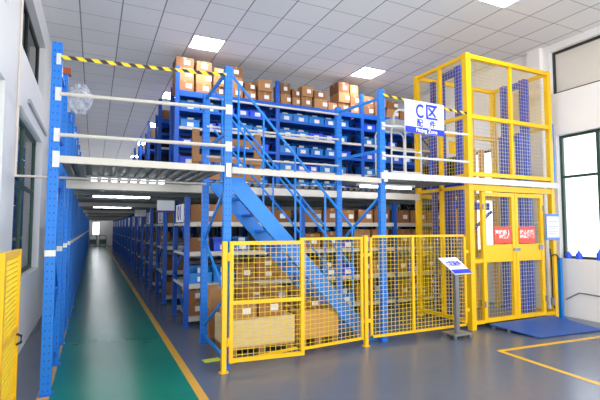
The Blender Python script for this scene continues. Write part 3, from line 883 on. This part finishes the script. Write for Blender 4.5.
for x in (6.25, 6.5): MB().box(x - .06, x + .06, 6.45, 6.53, .09, 2.2).build('carriage_post', M['yellow'], gm)
for x in (6.95, 7.2): MB().box(x - .05, x + .05, 6.40, 6.48, .09, 3.3).build('carriage_post', M['orangewood'], gm)
MB().box(6.12, 7.32, 6.36, 6.40, .95, 1.1).build('carriage_rail', M['yellow'], gm)
MB().box(6.12, 7.32, 6.36, 6.40, 2.05, 2.2).build('carriage_rail', M['navy'], gm)
MB().bar((6.12, 6.33, 1.15), (7.32, 6.33, 2.02), .04, .05).build('carriage_brace', M['navy'], gm)

# banners and notice on the cage
def banner(x0, x1, txt, label):
    s = thing('warning_banner', (x0, TY0 - .04, 1.42), label, 'banner')
    MB().box(x0, x1, TY0 - .043, TY0 - .038, 1.415, 1.71).build('banner_sheet', M['red'], s)
    lettering(txt, .155, M['paper'], s, ((x0 + x1) / 2, TY0 - .045, 1.565), (1, 0, 0), (0, 0, 1), bold=.006, xs=.62)
banner(6.24, 6.66, '严禁乘人', 'red warning banner with white characters on the left lift door')
banner(6.86, 7.28, '禁止超载', 'red warning banner with white characters on the right lift door')
nb = thing('notice_board', (7.74, 5.32, 1.46), 'white notice board with blue border on the right lift post', 'notice board')
MB().box(7.56, 7.93, 5.315, 5.335, 1.46, 1.95).build('board', M['noticeblue'], nb)
MB().box(7.575, 7.915, 5.310, 5.3148, 1.51, 1.90).build('notice_sheet', M['paper'], nb)
b = MB()
for k in range(6): b.box(7.61, 7.88 - .05 * (k % 2), 5.3088, 5.3098, 1.80 - k * .045, 1.808 - k * .045)
b.build('printed_lines', M['ink'], nb)
bp = thing('guard_post', (7.98, 5.36, 0), 'slim blue upright at the right corner of the lift cage', 'upright')
MB().box(7.95, 8.02, 5.34, 5.40, .008, 1.12).build('post', M['blue'], bp); foot(7.985, 5.37, M['blue'], bp)
bp = thing('guard_post', (7.93, 5.40, 2.56), 'slim blue strip beside the upper right corner of the lift cage', 'upright')
MB().box(7.905, 7.95, 5.37, 5.42, 2.55, 3.68).build('post', M['blue'], bp)
hs = thing('power_cable', (7.72, 5.33, .3), 'dark power cable looping down beside the lift doors', 'cable')
MB().tube([(7.70, 5.36, 1.30), (7.69, 5.33, 1.1), (7.68, 5.32, .75), (7.69, 5.33, .45), (7.72, 5.345, .3), (7.76, 5.345, .2)], .012, 8).build('cable', M['dark'], hs)
MB().tube([(7.70, 5.345, 1.15), (7.76, 5.33, 1.19), (7.85, 5.33, 1.18), (7.93, 5.345, 1.10)], .012, 8).build('cable', M['dark'], hs)
MB().box(7.65, 7.72, 5.31, 5.345, .27, .40).build('socket_box', M['steel'], hs)

# floor conduit line on the right wall
wl = MB().tube([(XR - .01, 5.4, .33), (XR - .01, 5.15, .48), (XR - .01, 4.6, .46), (XR - .01, 3.0, .44)], .012).build('wall_conduit', M['steel'])
tag(wl, 'thin grey conduit bending along the foot of the right wall', 'conduit')
# bottles on the right window sill
def bottle(x, y, z, h, label):
    c = thing('spray_bottle', (x, y, z), label, 'bottle', 'bottles on the right window sill')
    n = 14; prof = [(.0, 0), (.055, 0), (.06, .02), (.06, h * .55), (.03, h * .75), (.022, h * .8), (.022, h * .86), (0, h * .86)]
    v = []; f = []
    for r, q in prof:
        for j in range(n): v.append((x + r * math.cos(2 * PI * j / n), y + r * math.sin(2 * PI * j / n), z + q))
    for i in range(len(prof) - 1):
        for j in range(n): f.append((i * n + j, i * n + (j + 1) % n, (i + 1) * n + (j + 1) % n, (i + 1) * n + j))
    MB().add(v, f).build('bottle_body', M['bin2'], c, smooth=True)
    MB().tube([(x, y, z + h * .86), (x, y, z + h)], .025, 10).build('cap', M['white'], c)
bottle(8.27, 5.38, 1.08, .17, 'small blue bottle at the far left end of the right window sill')
bottle(8.27, 5.18, 1.08, .19, 'second blue bottle from the left end of the right window sill')
bottle(8.27, 4.80, 1.08, .24, 'tallest blue bottle on the right window sill, next to the window bar')

# ramp plate in front of the lift doors
rp = thing('ramp_plate', (6.8, 4.9, 0), 'blue steel ramp plate on the floor before the lift doors', 'ramp')
b = MB(); q = [(6.02, 5.31), (6.20, 4.52), (7.62, 4.42), (7.66, 5.31)]
zb, zf = .085, .02
b.hexa([(q[1][0], q[1][1], zf - .012), (q[2][0], q[2][1], zf - .012), (q[3][0], q[3][1], zb - .02), (q[0][0], q[0][1], zb - .02),
        (q[1][0], q[1][1], zf), (q[2][0], q[2][1], zf), (q[3][0], q[3][1], zb), (q[0][0], q[0][1], zb)])
b.build('plate', M['ramp'], rp)
for x, y, z in ((6.11, 5.0, .06), (6.06, 5.25, .06), (7.6, 5.2, .06), (6.22, 4.6, .009), (7.55, 4.5, .009)):
    MB().box(x - .02, x + .02, y - .02, y + .02, 0, z).build('leg', M['steel'], rp)

# ------------------------------------------------------------------ signs
zs = thing('zone_sign', (4.53, 5.2, 3.13), 'white hanging zone sign with blue C and Chinese characters over the loft edge', 'zone sign')
A = Vector((4.155, 5.10, 3.12)); Bv = Vector((4.945, 5.13, 3.12)); rt = (Bv - A).normalized(); nrm = Vector((rt.y, -rt.x, 0)); W = (Bv - A).length; HH = .50
def pt(u, v, n=0): return A + rt * u + Vector((0, 0, v)) + nrm * n
def sheet(u0, u1, v0, v1, n0, n1, name, m, parent):
    return MB().hexa([pt(u0, v0, n0), pt(u1, v0, n0), pt(u1, v0, n1), pt(u0, v0, n1), pt(u0, v1, n0), pt(u1, v1, n0), pt(u1, v1, n1), pt(u0, v1, n1)]).build(name, m, parent)
sheet(0, W, 0, HH, -.02, 0, 'sign_board', M['signwhite'], zs)
sheet(0, W, 0, .095, 0, .003, 'blue_band', M['signblue'], zs)
U = (0, 0, 1)
lettering('C', .29, M['signblue'], zs, pt(.285, .335, .002), rt, U, bold=.006, xs=.8)
lettering('区', .26, M['signblue'], zs, pt(.525, .335, .002), rt, U, bold=.007)
lettering('配', .125, M['signblue'], zs, pt(.285, .155, .002), rt, U, bold=.003)
lettering('件', .125, M['signblue'], zs, pt(.545, .155, .002), rt, U, bold=.003)
lettering('Fitting Zone', .088, M['paper'], zs, pt(.42, .047, .005), rt, U, bold=.002)
for u in (.1, .7): MB().tube([pt(u, .13, -.03), pt(u, .13, -.14)], .008).build('hook', M['steel'], zs)

ss = thing('sign_stand', (5.20, 5.12, 0), 'grey floor stand with tilted white and blue sign board before the fence', 'sign stand')
cx, cy = 5.13, 5.14
MB().box(cx - .18, cx + .18, cy - .14, cy + .14, .05, .075).build('base_plate', M['steel'], ss, bevel=.004)
for x in (cx - .15, cx + .15):
    for y in (cy - .11, cy + .11): MB().box(x - .02, x + .02, y - .02, y + .02, 0, .05).build('leg', M['steel'], ss)
MB().box(cx - .035, cx + .035, cy - .025, cy + .025, .075, 1.05).build('column', M['steel'], ss)
p0 = Vector((cx - .13, cy - .12, .985)); r2 = Vector((1, .02, 0)).normalized(); u2 = Vector((-.16, .30, .24)).normalized(); n2 = r2.cross(u2).normalized()
u2 = n2.cross(r2).normalized()
def pt2(u, v, n=0): return p0 + r2 * u + (Vector((-.12, .22, .235)) * v) + n2 * n
def sh2(u0, u1, v0, v1, n0, n1, name, m):
    MB().hexa([pt2(u0, v0, n0), pt2(u1, v0, n0), pt2(u1, v1, n0), pt2(u0, v1, n0), pt2(u0, v0, n1), pt2(u1, v0, n1), pt2(u1, v1, n1), pt2(u0, v1, n1)]).build(name, m, ss)
sh2(0, .37, 0, 1, -.015, 0, 'sign_board', M['signwhite'])
sh2(.004, .366, .02, .26, 0, .003, 'blue_band', M['signblue'])
lettering('C区配件', .10, M['signblue'], ss, pt2(.185, .6, .003), r2, Vector((-.12, .22, .235)), bold=.003, xs=.8)

# floor card by the gate post
fc = MB().bar((1.30, 5.60, .002), (1.52, 5.62, .002), .14, .004).build('floor_card', M['label_y'])
tag(fc, 'yellow-green card lying on the floor behind the left fence post', 'card')

# ------------------------------------------------------------------ crates and cartons under the stairs
def crate(x0, x1, y0, y1, z0, z1, m, label, group='crates under the stairs', planks=3):
    c = thing('wooden_crate', ((x0 + x1) / 2, (y0 + y1) / 2, 0), label, 'crate', group)
    b = MB(); n = planks; h = (z1 - z0) / n
    for k in range(n): b.box(x0, x1, y0, y1, z0 + k * h + .003, z0 + (k + 1) * h - .003)
    b.box(x0 + .01, x1 - .01, y0 + .01, y1 - .01, z0, z1 - .01)
    b.build('crate_body', m, c)
    for x in (x0 + .06, (x0 + x1) / 2, x1 - .06):
        MB().box(x - .05, x + .05, y0, y1, 0, z0 - .02).build('pallet_block', M['brownwood'], c)
    MB().box(x0, x1, y0 - .005, y1, z0 - .02, z0).build('pallet_board', M['orangewood'], c)
    return c
crate(1.62, 2.58, 5.62, 6.30, .11, .47, M['palewood'], 'long pale pine crate on a pallet behind the open gate leaf')
crate(2.66, 3.30, 5.64, 6.30, .13, .50, M['orangewood'], 'orange plywood crate on a pallet below the stairs', planks=2)
k = 0
for x, y, z, w, h, tn, lab in ((1.84, 6.68, 0., .42, .44, 0, 'brown carton on the floor behind the pale crate, left one'), (2.30, 6.66, 0., .42, .46, 1, 'brown carton on the floor behind the pale crate, middle one'),
                               (2.76, 6.68, 0., .40, .44, 2, 'brown carton on the floor behind the orange crate, left one'), (3.20, 6.68, 0., .40, .42, 1, 'brown carton on the floor behind the orange crate, right one'),
                               (1.84, 6.70, .442, .40, .3, 1, 'brown carton stacked second high behind the pale crate, left one'), (2.30, 6.68, .462, .40, .3, 0, 'brown carton stacked second high behind the pale crate, middle one'),
                               (2.76, 6.70, .442, .38, .26, 1, 'brown carton stacked second high behind orange crate, left one'), (3.20, 6.70, .422, .36, .22, 0, 'brown carton stacked second high behind orange crate, right one')):
    carton(w, .5, h, x, y, z + .001, lab, 'cartons piled under the stairs', tn)
for x, y, z, w, d, h, tn, lab in ((1.84, 5.66, .471, .38, .5, .18, 1, 'flat brown carton lying on the pale crate, left end'), (2.26, 5.70, .471, .36, .5, .22, 0, 'flat brown carton lying on the pale crate, right end'),
                               (2.90, 5.80, .501, .3, .4, .14, 2, 'flat brown carton lying on the orange plywood crate')):
    carton(w, d, h, x, y, z, lab, 'cartons piled under the stairs', tn)

# far end of the aisle: parked pallet trolleys with dark loads
for x, lab in ((-.05, 'dark loaded hand cart at the far end of the aisle, left one'), (.75, 'dark loaded hand cart at the far end of the aisle, right one')):
    c = thing('hand_cart', (x, 42.6, 0), lab, 'hand cart')
    MB().box(x - .33, x + .33, 42.2, 43.0, .18, .24).build('platform', M['steel'], c)
    for a in (-.25, .25):
        for y in (42.35, 42.85): MB().tube([(x + a - .03, y, .09), (x + a + .03, y, .09)], .09, 10).build('wheel', M['dark'], c)
    MB().box(x - .3, x + .25, 42.25, 42.95, .24, .62).build('load', M['parts'], c)
    MB().tube(arch(x - .28, x + .28, 43.02, .24, .98), .02).build('handle', M['dark'], c)

# ------------------------------------------------------------------ light, world, camera
w = bpy.data.worlds.new('World'); SC.world = w; w.use_nodes = True
bg = w.node_tree.nodes['Background']; bg.inputs[0].default_value = (.93, .96, 1, 1); bg.inputs[1].default_value = 2.0

cam = bpy.data.cameras.new('Camera'); co = bpy.data.objects.new('Camera', cam); COL.objects.link(co)
cam.sensor_width = 36; cam.lens = 434 / 600 * 36; cam.clip_start = .05
yaw, pit = .4425, .0625
F = Vector((math.sin(yaw) * math.cos(pit), math.cos(yaw) * math.cos(pit), math.sin(pit)))
R = Vector((math.cos(yaw), -math.sin(yaw), 0)); Uc = R.cross(F)
mw = Matrix((R, Uc, -F)).transposed().to_4x4(); mw.translation = (0, 0, 1.7)
co.matrix_world = mw
SC.camera = co
SC.view_settings.view_transform = 'Standard'; SC.view_settings.look = 'None'
SC.view_settings.exposure = .9; SC.view_settings.gamma = 1.
SC.view_settings.use_curve_mapping = False
SC.cycles.use_denoising = True
SC.cycles.max_bounces = 10; SC.cycles.diffuse_bounces = 5; SC.cycles.glossy_bounces = 4; SC.cycles.transparent_max_bounces = 16
SC.cycles.sample_clamp_indirect = 6.
